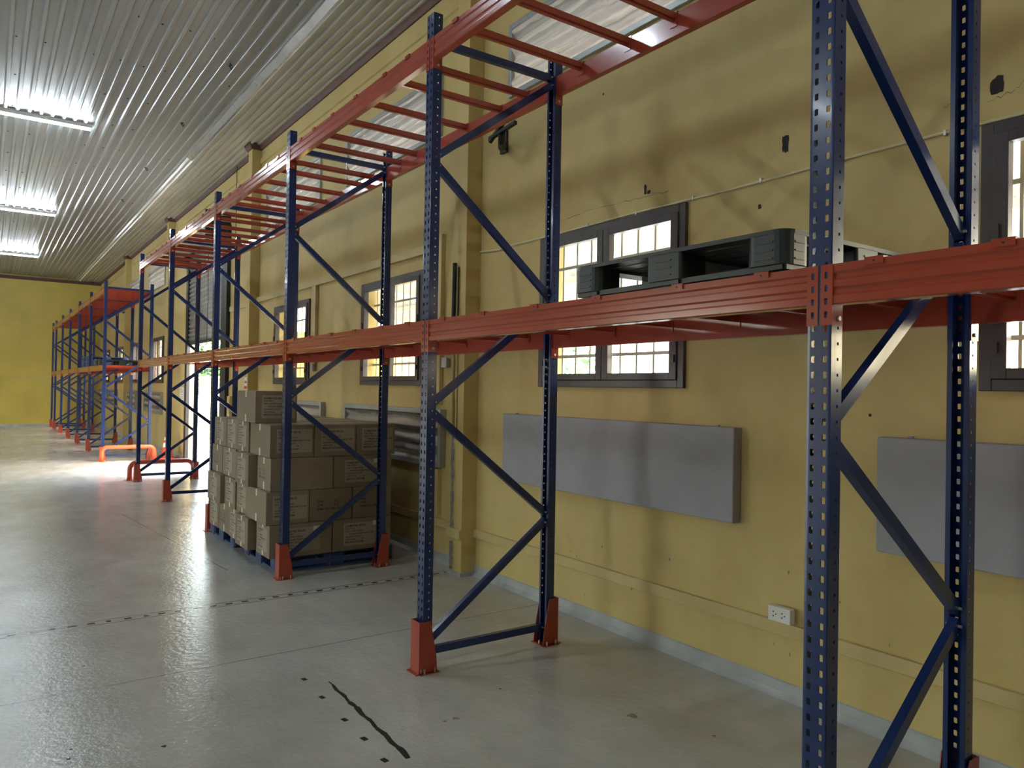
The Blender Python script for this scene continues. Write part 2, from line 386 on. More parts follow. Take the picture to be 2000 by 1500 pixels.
# pilasters, cornice, ledge
PIL = [5.87-6.95, 5.87, 12.80, 19.80, 26.6]
def pil_box(b, y): b.box(3.59, XW+.01, y, y+.215, 0, 5.80)
for i, y in enumerate(PIL):
    b = MB(); pil_box(b, y)
    if i == 1:   # broken plaster channel down the column
        rnd = random.Random(5)
        for z0, z1, m_ in ((.33, 1.32, 1), (.0, .30, 1)):
            rows = []
            for k in range(23):
                z = z0+(z1-z0)*k/22; rows.append([(3.588, y+.155+rnd.uniform(-.015, .012), z), (3.588, y+.205+rnd.uniform(-.01, .008), z)])
            b.grid(rows, 1)
    struct(b.build('trim_%d' % (3+i), [M['wall'], M['plaster']]), 'yellow plastered wall column')
b = MB(); seg = [YB]+[q for y in PIL for q in (y, y+.215)]+[YF]
for k in range(0, len(seg), 2): 
    prof = [(XW, 5.70), (XW-.02, 5.70), (XW-.045, 5.74), (XW-.06, 5.795), (XW, 5.795)]
    b.prism(prof_ := [(p[0], p[1]) for p in prof], 1, seg[k], seg[k+1])
for y in PIL:
    rows = []
    for dz, o_ in ((5.70, .02), (5.74, .045), (5.795, .06)):
        rows.append([(XW, y-o_, dz), (3.59-o_, y-o_, dz), (3.59-o_, y+.215+o_, dz), (XW, y+.215+o_, dz)])
    b.grid(rows); b.face([rows[0][0], rows[0][1], rows[0][2], rows[0][3]])
b.box(XL, XW, YF-.06, YF, 5.66, 5.78)
struct(b.build('trim_8', M['cornice']), 'brown red cornice between wall and ceiling')
b = MB()
for k in range(0, len(seg), 2):
    b.prism([(XW+.001, 5.46), (XW-.022, 5.47), (XW-.022, 5.56), (XW+.001, 5.58)], 1, seg[k], seg[k+1])
struct(b.build('trim_9', M['wall']), 'painted plaster ledge high on the wall')
b = MB()
for k in range(0, len(seg), 2):
    for a, c in ((seg[k], min(seg[k+1], DOOR[0])), (max(seg[k], DOOR[1]), seg[k+1])):
        if c > a: b.prism([(XW, 0), (XW-.045, 0), (XW-.03, .012), (XW-.012, .03), (XW-.010, .085), (XW, .09)], 1, a, c)
for y in PIL: b.box(3.57, XW, y-.02, y+.235, 0, .035)
struct(b.build('baseboard_right', M['base']))
b = MB(); b.box(XL, XW-.05, YF-.02, YF, 0, .10); struct(b.build('baseboard_far', M['base']))
b = MB(); b.box(XL, XW-.02, YF-.012, YF, 1.93, 1.965); struct(b.build('trim_10', M['trunk']), 'thin cable conduit across the far wall')

# windows
def make_window(i, y0, y1, full=True):
    z0, z1 = WIN_Z; w = sempty('window_%d' % i)
    b = MB(); x0, x1 = XW-.028, XW+.05; fr = .055
    b.box(x0, x1, y0, y0+fr, z0, z1); b.box(x0, x1, y1-fr, y1, z0, z1)
    b.box(x0, x1, y0+fr, y1-fr, z0, z0+fr); b.box(x0, x1, y0+fr, y1-fr, z1-fr, z1)
    b.build('window_frame', M['frame'], w, bevel=.004)
    ym = (y0+y1)/2; k = .064
    for a, c in ((y0+fr, ym-.002), (ym+.002, y1-fr)):
        s = MB(); za, zc = z0+fr, z1-fr; p0, p1 = XW-.040, XW+.012
        s.box(p0, p1, a, a+k, za, zc); s.box(p0, p1, c-k, c, za, zc); s.box(p0, p1, a+k, c-k, za, za+.048); s.box(p0, p1, a+k, c-k, zc-.048, zc)
        so_ = s.build('sash', M['frame'], w, bevel=.003)
        g = MB(); g.box(XW-.012, XW-.008, a+k-.01, c-k+.01, za+.04, zc-.04); g.build('pane', M['glass'], so_)
        if full:
            h = MB(); yh = a+.02 if a < ym-.1 else c-.02
            h.box(XW-.055, XW-.040, yh-.012, yh+.012, 2.42, 2.50); h.box(XW-.055, XW-.040, yh-.012, yh+.012, 1.92, 1.97); h.build('hinge', M['frame'], so_)
    g = MB(); X = XW+.15; y = y0+.09
    while y < y1-.03: g.box(X-.006, X+.006, y-.008, y+.008, z0+.03, z1-.03); y += .172
    z = z0+.25
    while z < z1: g.box(X-.012, X-.006, y0+.03, y1-.03, z-.012, z+.012); z += .362
    g.build('window_grille', M['grille'], w)
for i, (a, c) in enumerate(WIN): make_window(i+1, a, c, i < 4)

# upper vents: metal frame with a crinkled corrugated cover
def vent(b, bf, y0, y1, z0, z1, x, waves, amp, mi=0, margin=.05):
    ny, nz = 46, waves*8; rnd = random.Random(int(y0*100))
    ph = [rnd.uniform(0, 6) for _ in range(6)]
    rows = []
    for j in range(nz+1):
        v = j/nz; z = z0+margin*.4+(z1-z0-margin*.8)*v; r = []
        for i in range(ny+1):
            y = y0+margin*.4+(y1-y0-margin*.8)*i/ny
            t = v+.018*math.sin(y*3.1+ph[0])+.010*math.sin(y*8.3+ph[1])
            d = amp*math.sin(t*waves*2*math.pi)+amp*.22*math.sin(y*17+v*9+ph[2])*math.sin(v*11+ph[3]+y*3)
            e = min(1, 12*v, 12*(1-v)); r.append((x+d*e, y, z))
        rows.append(r)
    b.grid(rows, mi)
    for a, c, d, e in ((y0, y0+margin, z0, z1), (y1-margin, y1, z0, z1), (y0+margin, y1-margin, z0, z0+margin), (y0+margin, y1-margin, z1-margin, z1)):
        bf.box(x-.022, x+.02, a, c, d, e)
VL = ['nearest the camera above the rightmost window', 'directly above the window behind the dark pallet', 'just left of the column with black cables', 'third from the right, behind the upper rack bars',
      'high on the wall just past the roller shutter', 'high on the wall beyond the far rack front', 'second from the far corner', 'nearest the far corner']
for i, (a, c) in enumerate(UP):
    t = thing('wall_vent', 'high louvred vent with crinkled pale cover, '+VL[i], 'vent', (XW-.012, (a+c)/2, UPZ[0]), 0, 'vents high on the yellow wall')
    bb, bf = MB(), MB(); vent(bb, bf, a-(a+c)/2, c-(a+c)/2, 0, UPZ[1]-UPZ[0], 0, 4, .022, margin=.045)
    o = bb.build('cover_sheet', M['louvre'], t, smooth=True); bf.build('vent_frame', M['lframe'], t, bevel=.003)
LOWL = [('flat', -.45, 2.02, 'grey painted flat panel on the wall, cut by the right edge of the photo'), ('flat', 2.90, 5.345, 'grey painted flat panel on the wall below the window with the dark pallet'),
        ('slat', 6.45, 8.90, 'silver louvred vent box low on the wall, right of the carton stack'), ('slat', 9.68, 12.15, 'silver louvred vent box low on the wall, mostly behind the topmost carton'),
        ('slat', 20.95, 23.45, 'low louvred vent box just beyond the traffic cone'), ('slat', 24.95, 27.45, 'low louvred vent box seen through the front frame of the far rack'),
        ('slat', 29.0, 31.0, 'small low louvred vent box deep behind the far rack'), ('slat', 31.6, 33.8, 'low louvred vent box nearest the far corner')]
for kind, a, c, lab in LOWL:
    z0, z1 = .94, 1.515
    t = thing('wall_panel' if kind == 'flat' else 'vent_box', lab, 'panel' if kind == 'flat' else 'vent', (XW, (a+c)/2, z0), 0, 'grey wall panels' if kind == 'flat' else 'low louvred vents')
    h = (c-a)/2; H_ = z1-z0
    if kind == 'flat':
        b = MB(); b.box(-.078, 0, -h, h, 0, H_); b.build('panel_board', M['panel'], t, bevel=.006)
        b = MB()
        for yy in (-h+.15, h-.15): b.box(-.05, -.03, yy-.012, yy+.012, H_, H_+.010)
        b.build('hanging_clip', M['panel'], t)
    else:
        b = MB(); b.box(-.072, 0, -h, h, 0, .05); b.box(-.072, 0, -h, h, H_-.05, H_); b.box(-.072, 0, -h, -h+.05, .05, H_-.05); b.box(-.072, 0, h-.05, h, .05, H_-.05)
        b.build('vent_frame', M['lframe'], t, bevel=.004)
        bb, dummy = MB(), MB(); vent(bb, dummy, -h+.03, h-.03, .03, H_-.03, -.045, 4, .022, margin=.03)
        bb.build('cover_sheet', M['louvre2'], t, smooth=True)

# trunking and conduits on the wall
def tr(b, y0, y1, z0, z1, d=.035, x=XW): b.box(x-d, x, y0, y1, z0, z1)
b = MB()
for k in range(3, -1, -1): pass
tr(b, YB, 5.87, .35, .425, .028); tr(b, 6.085, 12.8, .35, .425, .028); b.box(3.56, 3.59, 5.86, 6.1, .34, .43)
tag(b.build('cable_trunking', M['trunk'], bevel=.003), 'cream trunking running low along the wall through the double socket', 'cable trunking')
b = MB(); tr(b, 6.52, 6.70, 1.56, 3.27, .05); tr(b, 6.52, 6.70, .45, .92, .05)
tag(b.build('cable_trunking', M['trunk'], bevel=.003), 'tall vertical painted trunking on the wall left of the column with black cables', 'cable trunking')
b = MB(); tr(b, 6.702, 12.8, 3.12, 3.21, .045); tag(b.build('cable_trunking', M['trunk'], bevel=.003), 'long horizontal painted trunking above the windows behind the cartons', 'cable trunking')
b = MB(); tr(b, 10.02, 10.17, 2.04, 3.118, .045); tag(b.build('cable_trunking', M['trunk'], bevel=.003), 'short vertical trunking drop right of the narrow window above the carton stack', 'cable trunking')
b = MB(); tr(b, 13.018, 14.5, 3.10, 3.19, .045); tag(b.build('cable_trunking', M['trunk'], bevel=.003), 'short horizontal trunking between the second column and the roller shutter', 'cable trunking')
b = MB(); rnd = random.Random(3); pts = [(XW-.008, YB+k*.3, 2.985+.004*math.sin(k)) for k in range(39)]+[(XW-.008, 5.55, 2.975), (XW-.01, 5.7, 2.985), (XW-.01, 5.87, 3.0)]
b.tube(pts, .008, 8)
k = -4.5
while k < 5.5: b.box(XW-.018, XW, k-.006, k+.006, 2.973, 2.999, 1); k += .52
tag(b.build('wall_conduit', [M['trunk2'], M['zinc']]), 'thin pale conduit clipped to the wall just above the near windows', 'conduit')
b = MB(); b.tube([(3.572, 6.045, 2.9), (3.570, 6.05, 2.4), (3.568, 6.06, 2.05)], .018, 10)
b.tube([(3.58, 5.985, 2.86), (3.58, 5.985, 2.05)], .007, 8)
tag(b.build('black_cable', M['black']), 'two black cables running down the yellow wall column', 'cable')
b = MB(); b.tube([(3.574, 6.045, 2.045), (3.574, 6.045, 1.34)], .015, 8); b.tube([(3.58, 5.985, 2.045), (3.58, 5.985, 1.34)], .009, 8)
tag(b.build('wall_conduit', M['trunk']), 'painted conduits running down the column below the black cables', 'conduit')
b = MB()
b.tube([(3.70, 14.15+.004*math.sin(k), 5.78-k*.09) for k in range(20)], .006, 6)
tag(b.build('hanging_wire', M['black']), 'thin dark wire hanging down the wall from the cornice', 'wire')
b = MB(); b.tube([(3.55, 15.55, 4.3), (3.56, 15.55, 3.4), (3.55, 15.55, 2.5)], .006, 6)
tag(b.build('shutter_cord', M['black']), 'thin pull cord in front of the roller shutter', 'cord')
for (y, z, lab) in ((6.42, 1.98, 'small grey junction box below the beam behind the second frame'), (10.10, 1.98, 'small grey junction box right of the smallest visible near window')):
    b = MB(); b.box(XW-.06, XW-.035, y-.05, y+.05, z-.05, z+.05); b.box(XW-.036, XW, y-.03, y+.03, z-.04, z+.04)
    tag(b.build('junction_box', M['lframe'], bevel=.004), lab, 'junction box', 'junction boxes on the wall')

# double power socket
t = thing('power_socket', 'white double wall socket mounted on the low trunking', 'socket', (XW-.028, 2.575, .478))
b = MB(); b.box(-.045, 0, -.072, .072, -.042, .042); b.build('socket_body', M['white'], t, bevel=.004)
for s in (-1, 1):
    b = MB()
    for dy, dz in ((0, .010), (0, -.012), (.014, 0)): b.lathe([(0, 0), (.0032, 0), (.0032, .001), (0, .001)], (0, 0, 0), 8); 
    b = MB()
    for dy, dz in ((.008, .012), (.008, -.012), (-.008, 0)): b.box(-.0462, -.045, s*.028+dy-.0035, s*.028+dy+.0035, dz-.0035, dz+.0035)
    b.build('outlet', M['slot'], t)

# roller shutter door
t = sempty('door_1', 'grey roller shutter half open in the yellow wall')
b = MB(); y0, y1 = 14.98, 17.95; rows = []; z = 2.66; k = 0
while z < 4.75:
    for j in range(6):
        rows.append([(XW-.03+.016*math.sin(j/6*2*math.pi), yy, z+.098*j/6) for yy in (y0, y1)])
    z += .098
b.grid(rows); o = b.build('shutter_curtain', M['shutter'], t, smooth=True, solid=.002)
b = MB(); b.box(XW-.05, XW-.012, y0, y1, 2.60, 2.67); b.build('bottom_rail', M['black'], t)
for a, c in ((14.62, 15.0), (17.93, 18.12)):
    b = MB(); b.box(XW-.07, XW+.0, a, c, 0, 4.75); b.build('guide_rail', M['black'], t)
b = MB(); b.tube([(XW-.25, 14.75, 4.75), (XW-.25, 18.05, 4.75)], .2, 20); b.build('shutter_drum', M['shutter'], t, smooth=True)
b = MB(); b.box(XW-.46, XW, 18.05, 18.12, 4.4, 5.0); b.box(XW-.46, XW, 14.68, 14.75, 4.4, 5.0); b.build('drum_bracket', M['black'], t)

# notices by the door
b = MB(); b.box(3.584, 3.59, 12.83, 12.99, 1.66, 1.86, 0); b.box(3.583, 3.5835, 12.83, 12.99, 1.665, 1.715, 1); b.box(3.583, 3.5835, 12.85, 12.97, 1.76, 1.80, 1)
tag(b.build('wall_notice', [M['paper'], M['red']]), 'small white notice with red print on the column above the top carton', 'notice')
b = MB(); b.box(XW-.004, XW, 18.5, 18.95, 1.36, 1.66, 0)
for k in range(6): b.box(XW-.0045, XW-.004, 18.56, 18.9, 1.40+k*.04, 1.415+k*.04, 1)
tag(b.build('wall_notice', [M['paper'], M['greyink']]), 'grey printed paper notice on the wall left of the roller door', 'notice')
b = MB(); b.box(XW-.10, XW, 14.15, 14.33, 1.15, 1.52); b.box(XW-.105, XW-.10, 14.17, 14.31, 1.2, 1.47, 0)
tag(b.build('switch_box', M['trunk'], bevel=.005), 'small wall switch box right of the roller door', 'switch box')

# wall bracket arms
def bracket(y, z, lab, far=False):
    t = thing('wall_bracket', lab, 'bracket', (XW, y, z), 0, 'black wall bracket arms')
    b = MB(); b.box(-.02, 0, -.05, .05, -.12, .10); b.tube([(-.01, 0, -.05), (-.10, -.10, -.11), (-.20, -.24, -.12), (-.24, -.30, -.07)], [.035, .035, .03, .03], 10)
    b.build('bracket_arm', M['black'], t)
    for dy, dz, L, an in ((-.02, .02, .19, -.10), (.03, .05, .15, -.55)):
        b = MB(); T = Matrix.Translation((-.247, -.30+dy, -.08+dz)) @ Euler((an, .1, 0)).to_matrix().to_4x4()
        b.box(-.015, .015, -L, L, -.014, .014, T=T); b.build('cross_bar', M['black'], t)
bracket(5.50, 3.95, 'black wall bracket with crossed bars beside the second rack frame')
bracket(27.0, 4.12, 'black wall bracket with crossed bars far behind the far rack', True)

# ceiling lights: row seen in the photo and unseen ones added to light the hall
def make_lamp():
    t = thing('ceiling_light', '', 'ceiling light', (0, 0, 0))
    b = MB(); b.box(-.61, .61, -.028, .028, -.02, .035); b.build('lamp_housing', M['white'], t)
    b = MB(); b.tube([(-.60, 0, -.034), (.60, 0, -.034)], .021, 12); b.build('lamp_tube', M['tube'], t, smooth=True)
    return t
lamp0 = make_lamp(); first = True
LROWS = [(13.60, 'nearest of the three lit strip lights in view'), (21.15, 'middle of the three lit strip lights in view'), (28.5, 'farthest of the three lit strip lights in view'), (6.1, 'lit strip light just outside the upper left of the view'), (-1.4, 'lit strip light above and behind the camera')]
for c_, x in enumerate((.69, -5.2)):
    for y, lab in LROWS:
        L = lamp0 if first else copy_tree(lamp0); first = False
        L.location = (x, y, ZC-.065); L['label'] = ('white ceiling batten, '+lab) if c_ == 0 else 'added white ceiling batten left of the view, %s' % (['level with the roller door', 'second from the far wall', 'nearest the far wall', 'level with the carton stack', 'behind the camera'][LROWS.index((y, lab))])
        L['group'] = 'strip lights under the ceiling' if c_ == 0 else 'added strip lights out of view'
for i, (x, y) in enumerate(((2.479, 9.92), (2.434, 12.58), (2.408, 15.62), (2.413, 18.65))):
    b = MB(); b.tube([(0, 0, 0), (0, 0, -.05), (.02, .01, -.08), (.03, -.02, -.05)], .008, 6); b.box(-.03, .03, -.006, .006, -.03, -.02); b.box(-.012, .012, -.03, .03, -.045, -.036)
    o = b.build('ceiling_hook', M['screw']); o.location = (x, y, ZC-.002)
    tag(o, 'dark wire hook on the ceiling sheet, %s of the row of four' % ['nearest', 'second nearest', 'third nearest', 'farthest'][i], 'hook', 'hooks under the ceiling')

# ------------------------------------------------------------ pallet racking
X0 = 2.184; D = 1.0; PW, PD, PH = .081, .060, 4.016
def hole_cell(b, P, u0, u1, v0, v1, hw, hh, mi=0):
    cu, cv = (u0+u1)/2, (v0+v1)/2; c = .35
    C4 = [P(u0, v0), P(u1, v0), P(u1, v1), P(u0, v1)]
    cx, cy = min(hw, hh)*c, min(hw, hh)*c
    H = [(cu-hw+cx, cv-hh), (cu+hw-cx, cv-hh), (cu+hw, cv-hh+cy), (cu+hw, cv+hh-cy), (cu+hw-cx, cv+hh), (cu-hw+cx, cv+hh), (cu-hw, cv+hh-cy), (cu-hw, cv-hh+cy)]
    H = [P(*h) for h in H]
    for k in range(4):
        A, B = C4[k], C4[(k+1) % 4]; h0, h1, h2 = H[2*k], H[2*k+1], H[(2*k+2) % 8]
        b.face([A, B, h1, h0], mi); b.face([B, h2, h1], mi)
def post_mesh():
    b = MB(); hw = PW/2; pitch = .05; n = int(PH/pitch); z0 = .008
    def sheet(P, us, holecols):
        for j in range(n):
            v0, v1 = z0+j*pitch, z0+(j+1)*pitch
            for u0, u1 in zip(us[:-1], us[1:]):
                cm = (u0+u1)/2; hc = [h for h in holecols if abs(h[0]-cm) < .002]
                if hc and (j > 0): hole_cell(b, P, u0, u1, v0, v1, hc[0][1], hc[0][2])
                else: b.face([P(u0, v0), P(u1, v0), P(u1, v1), P(u0, v1)])
    sheet(lambda u, v: (0, u, v), [-hw, -.033, -.009, .009, .033, hw], [(-.021, .0065, .011), (.021, .0065, .011)])
    for s in (-1, 1):
        sheet(lambda u, v: (u, s*hw, v), [0, .028, .044, PD], [(.036, .0048, .0048)])
        b.face([(PD, s*hw, z0), (PD, s*(hw-.018), z0), (PD, s*(hw-.018), z0+n*pitch), (PD, s*hw, z0+n*pitch)])
    o = b.build('post', M['blue'], None, weld=True, solid=.0025)
    return o
post0 = post_mesh()
# let the sheet thicken towards the inside of the profile whatever the winding
post0.modifiers['solid'].offset = 0
footb = MB(); footb.box(-.03, .10, -.065, .065, 0, .006)
for x, y in ((-.018, -.052), (-.018, .052), (.085, .0)): footb.tube([(x, y, 0), (x, y, .03)], .006, 6, 1)
foot0 = footb.build('foot_plate', [M['guard'], M['zinc']], None)

def channel(p0, p1, w=.045, t=.034, th=.0022):
    """C channel brace from p0 to p1 in an x-z plane, centred in y"""
    p0, p1 = Vector(p0), Vector(p1); d = (p1-p0); L = d.length; d.normalize(); n = Vector((-d.z, 0, d.x)); y = Vector((0, 1, 0))
    prof = [(w/2, -t/2), (-w/2, -t/2), (-w/2, t/2), (-w/2+th, t/2), (-w/2+th, -t/2+th), (w/2-th, -t/2+th), (w/2-th, t/2), (w/2, t/2)]
    b = MB(); A = [p0+n*a+y*c for a, c in prof]; B = [p1+n*a+y*c for a, c in prof]; k = len(prof)
    b.v += [tuple(q) for q in A+B]
    for i in range(k):
        j = (i+1) % k; b.f.append((i, j, k+j, k+i)); b.m.append(0)
    for f in ((0, 1, 4, 5), (1, 2, 3, 4), (5, 6, 7, 0)):
        b.f.append(f); b.m.append(0); b.f.append(tuple(k+i for i in reversed(f))); b.m.append(0)
    for q in (p0+d*.02, p1-d*.02): b.tube([q-y*(t/2+.012), q+y*(t/2+.012)], .006, 8, 1)
    return b
BR = [((3.13, 3.85), (2.235, 3.85), 'h'), ((3.13, 3.81), (2.235, 3.145), 'd'), ((2.235, 3.10), (3.13, 2.355), 'd'), ((3.13, 2.31), (2.235, 1.625), 'd'),
      ((2.235, 1.58), (3.13, .885), 'd'), ((3.13, .84), (2.235, .175), 'd'), ((2.235, .118), (3.13, .118), 'h')]
brace0 = []
for (xa, za), (xb, zb), k in BR:
    y_ = .0
    brace0.append(channel((xa-X0, y_, za), (xb-X0, y_, zb)).build('diagonal_brace' if k == 'd' else 'horizontal_brace', [M['blue'], M['zinc']], None))

def guard_mesh():
    b = MB(); t = .004; H = .312
    b.box(-.032, -.028, -.052, .052, 0, H)
    for s in (-1, 1):
        y = s*.052; b.prism([(-.032, 0), (.095, 0), (.088, .09), (.045, H), (-.032, H)], 1, y-t/2, y+t/2)
        b.box(-.03, .10, y if s > 0 else y-.022, y+.022 if s > 0 else y, 0, .006)
        for x in (.0, .07): b.tube([(x, y+s*.014, 0), (x, y+s*.014, .032)], .006, 6, 1)
    b.box(-.055, -.032, -.06, .06, 0, .006)
    return b.build('post_guard', [M['guard'], M['zinc']], None)
guard0 = guard_mesh()

BH = .128
def beam_mesh(L, name='beam'):
    prof = [(.004, 0), (.050, 0), (.050, BH-.03), (.030, BH-.03), (.030, BH), (.0, BH), (.0, BH-.022), (.006, BH-.029), (.006, BH-.045), (0, BH-.052), (0, .052), (.006, .045), (.006, .030), (0, .022), (0, .004)]
    prof = [(.004, 0), (.048, 0), (.048, BH), (.0, BH), (.0, BH-.024), (.006, BH-.031), (.006, BH-.045), (0, BH-.052), (0, .055), (.006, .048), (.006, .034), (0, .027), (0, .004)]
    b = MB(); b.prism(prof, 1, 0, L); return b.build(name, M['orange'], None)
def conn_mesh(s):
    """end connector; s=+1 at the low-y end of a beam (post on its -y side)"""
    b = MB(); z0, z1 = 0, .193
    ya, yb = (-.036, -.0015) if s > 0 else (.0015, .036)    # relative to the post edge plane, over the post face
    # face leg with four slots
    P = lambda u, v: (-.0035, u, v)
    lo, hi = ya, yb+(.003*s if s > 0 else 0)
    if s < 0: lo, hi = ya-.003, yb
    us = [lo, (lo+hi)/2-.010, (lo+hi)/2+.010, hi]
    vs = [0]+[.0125+k*.042+o for k in range(4) for o in (0, .042)]
    for k in range(4):
        v0, v1 = .0125+k*.042, .0125+(k+1)*.042
        hole_cell(b, P, us[1], us[2], v0, v1, .0052, .0105)
        b.face([P(us[0], v0), P(us[1], v0), P(us[1], v1), P(us[0], v1)]); b.face([P(us[2], v0), P(us[3], v0), P(us[3], v1), P(us[2], v1)])
    for v0, v1 in ((0, .0125), (.1805, .193)):
        b.face([P(lo, v0), P(hi, v0), P(hi, v1), P(lo, v1)])
    for k in range(4): # slot floor seen through
        v = .0125+(k+.5)*.042; b.face([(-.0005, us[1], v-.012), (-.0005, us[2], v-.012), (-.0005, us[2], v+.012), (-.0005, us[1], v+.012)], 1)
    e = 0.0
    yq = .0015 if s > 0 else -.0015
    b.box(-.0035, .056, min(yq, yq+.003*s), max(yq, yq+.003*s), z0, z1)
    yy = yq+.003*s
    b.tube([(.030, yy-.001, .022), (.030, yy+.007*s, .022)], .008, 10, 2); b.tube([(.038, yy-.001, .150), (.038, yy+.005*s, .150)], .005, 8, 2)
    return b.build('beam_connector', [M['orange'], M['slot'], M['zinc']], None)

def arm_mesh():
    b = MB(); x0, x1 = .049, D-.049; zt = BH-.004; w = .019
    b.box(x0, x1, -w, w, zt-.036, zt); b.box(x0, x1, -w*.55, w*.55, zt-.046, zt-.036)
    for s, xe in ((1, x0), (-1, x1)):
        xs = sorted((xe, xe+s*.004)); b.box(xs[0], xs[1], -.026, .026, zt-.075, BH+.001)
        xo = sorted((xe, xe-s*.0525)); b.box(xo[0]-.002, xo[1]+.002, -.029, .029, BH+.0005, BH+.0055)
        xf = sorted((xe-s*.0500, xe-s*.0560)); b.box(xf[0], xf[1], -.029, .029, BH-.017, BH+.0055); b.box(xf[0]-.0005, xf[1]+.0005, -.003, .003, BH-.010, BH-.004, 1)
    return b.build('support_bar', [M['orange'], M['slot']], None)
arm0 = arm_mesh()
connA, connB = conn_mesh(1), conn_mesh(-1)
beam_cache = {}
ZM, ZU = 1.941, 3.665       # connector bottoms of the two levels
def add_rack(label, frames, armsM, armsU, y_off, bluemat=None, xshift=0.0, skip_first=False, fans=()):
    rk = thing('pallet_rack', label, 'pallet rack', (X0+xshift, frames[0], 0))
    base = frames[0]
    def ref(o, name, x, y, z, rz=0, parent=rk, mat_=None):
        c = o.copy(); COL.objects.link(c); c.parent = parent; c.location = (x, y, z); c.rotation_euler = (0, 0, rz); c.name = name
        return c
    for i, fy in enumerate(frames):
        y = fy-base
        ref(post0, 'post', 0, y, 0); ref(post0, 'post', D, y, 0, math.pi)
        ref(foot0, 'foot_plate', 0, y, 0); ref(foot0, 'foot_plate', D, y, 0, math.pi)
        ref(guard0, 'post_guard', 0, y, 0); ref(guard0, 'post_guard', D, y, 0, math.pi)
        for q in brace0: ref(q, q.name.split('.')[0], 0, y, 0)
    narm = 0
    for i in range(len(frames)-1):
        ya, yb = frames[i]-base+PW/2, frames[i+1]-base-PW/2; L = yb-ya-.009
        key = round(L, 3)
        if key not in beam_cache: beam_cache[key] = beam_mesh(L)
        for lv, z in enumerate((ZM, ZU)):
            for side in (0, 1):
                if side == 0:
                    bm_ = ref(beam_cache[key], 'beam', 0, ya+.0045, z+.065)
                    ref(connA, 'beam_connector', 0, -.0045, -.065, 0, bm_); ref(connB, 'beam_connector', 0, L+.0045, -.065, 0, bm_)
                else:
                    bm_ = ref(beam_cache[key], 'beam', D, yb-.0045, z+.065, math.pi)
                    ref(connA, 'beam_connector', 0, -.0045, -.065, 0, bm_); ref(connB, 'beam_connector', 0, L+.0045, -.065, 0, bm_)
            arms = (armsM, armsU)[lv](i)
            for a in arms: ref(arm0, 'support_bar', 0, frames[i]-base+a, z+.065)
    return rk
A6 = [.24, .62, 1.08, 1.54, 2.00, 2.39]
A6b = [.30, .64, 1.13, 1.58, 1.99, 2.31]
near_frames = [1.3956-2.63, 1.3956, 4.033, 6.650, 9.273, 11.925, 14.544]
def aM(i): return [.33, .8, 1.25, 1.7, 2.1, 2.45] if i == 0 else ([.22, .605, 1.075, 1.53, 2.00, 2.43] if i == 1 else A6)
def aU(i): return ([.33, .8, 1.25, 1.7, 2.1, 2.45] if i == 0 else ([.22, .68, 1.10, 1.535, 1.905, 2.34] if i == 1 else A6b))
rack_near = add_rack('blue and orange pallet rack, nearer of two, holding one dark pallet', near_frames, aM, aU, 0)
far_frames = [18.80, 21.50, 24.20, 26.90, 29.60, 32.30, 33.75]
A8 = [.16+k*.27 for k in range(9)]
rack_far = add_rack('blue and orange pallet rack, farther one, beyond the roller door gap', far_frames, lambda i: [.2, .85, 1.5, 2.2] if i < 5 else [.5], lambda i: (A8 if i < 5 else [.4, .9]), 0, xshift=-.07)
rack_far.rotation_euler = (0, 0, .0035)
for o in [post0, foot0, guard0, connA, connB, arm0]+brace0+list(beam_cache.values()): bpy.data.objects.remove(o)

# end barriers
def barrier(x, y, lab, m):
    t = thing('rack_barrier', lab, 'barrier', (x, y, 0), 0, 'tubular end barriers'); b = MB(); W_ = 1.06; H_ = .315; r = .12
    pts = [(0, 0, 0), (0, 0, H_-r)]+[(r-r*math.cos(a), 0, H_-r+r*math.sin(a)) for a in [math.pi/2*k/6 for k in range(1, 7)]]
    pts += [(W_-p[0], 0, p[2]) for p in reversed(pts)]
    b.tube(pts, .043, 14); b.build('barrier_tube', m, t, smooth=True)
    for xx in (0, W_):
        b = MB(); b.box(xx-.08, xx+.08, -.08, .08, 0, .008)
        for sx in (-1, 1):
            for sy in (-1, 1): b.tube([(xx+sx*.062, sy*.062, 0), (xx+sx*.062, sy*.062, .03)], .007, 6, 1)
        b.build('barrier_foot', [m, M['zinc']], t)
barrier(2.125, 14.80, 'dark orange tubular barrier at the far end of the nearer rack', M['guard'])
barrier(2.095, 18.52, 'bright orange tubular barrier in front of the farther rack', M['barrier'])

# traffic cone
t = thing('traffic_cone', 'orange traffic cone with white bands beside the roller door', 'traffic cone', (3.46, 18.75, 0))
b = MB(); b.box(-.18, .18, -.18, .18, 0, .03); b.build('cone_base', M['cone'], t, bevel=.01)
b = MB(); b.lathe([(.135, .03), (.128, .05), (.03, .68), (.022, .70), (0, .70)], (0, 0, 0), 24); b.build('cone_body', M['cone'], t, smooth=True)
for z0, z1 in ((.27, .37), (.43, .50)):
    b = MB(); f = lambda z: .128-(.098)*(z-.05)/.63+.002
    b.lathe([(f(z0), z0), (f(z1), z1)], (0, 0, 0), 24); b.build('reflective_band', M['cband'], t, smooth=True)

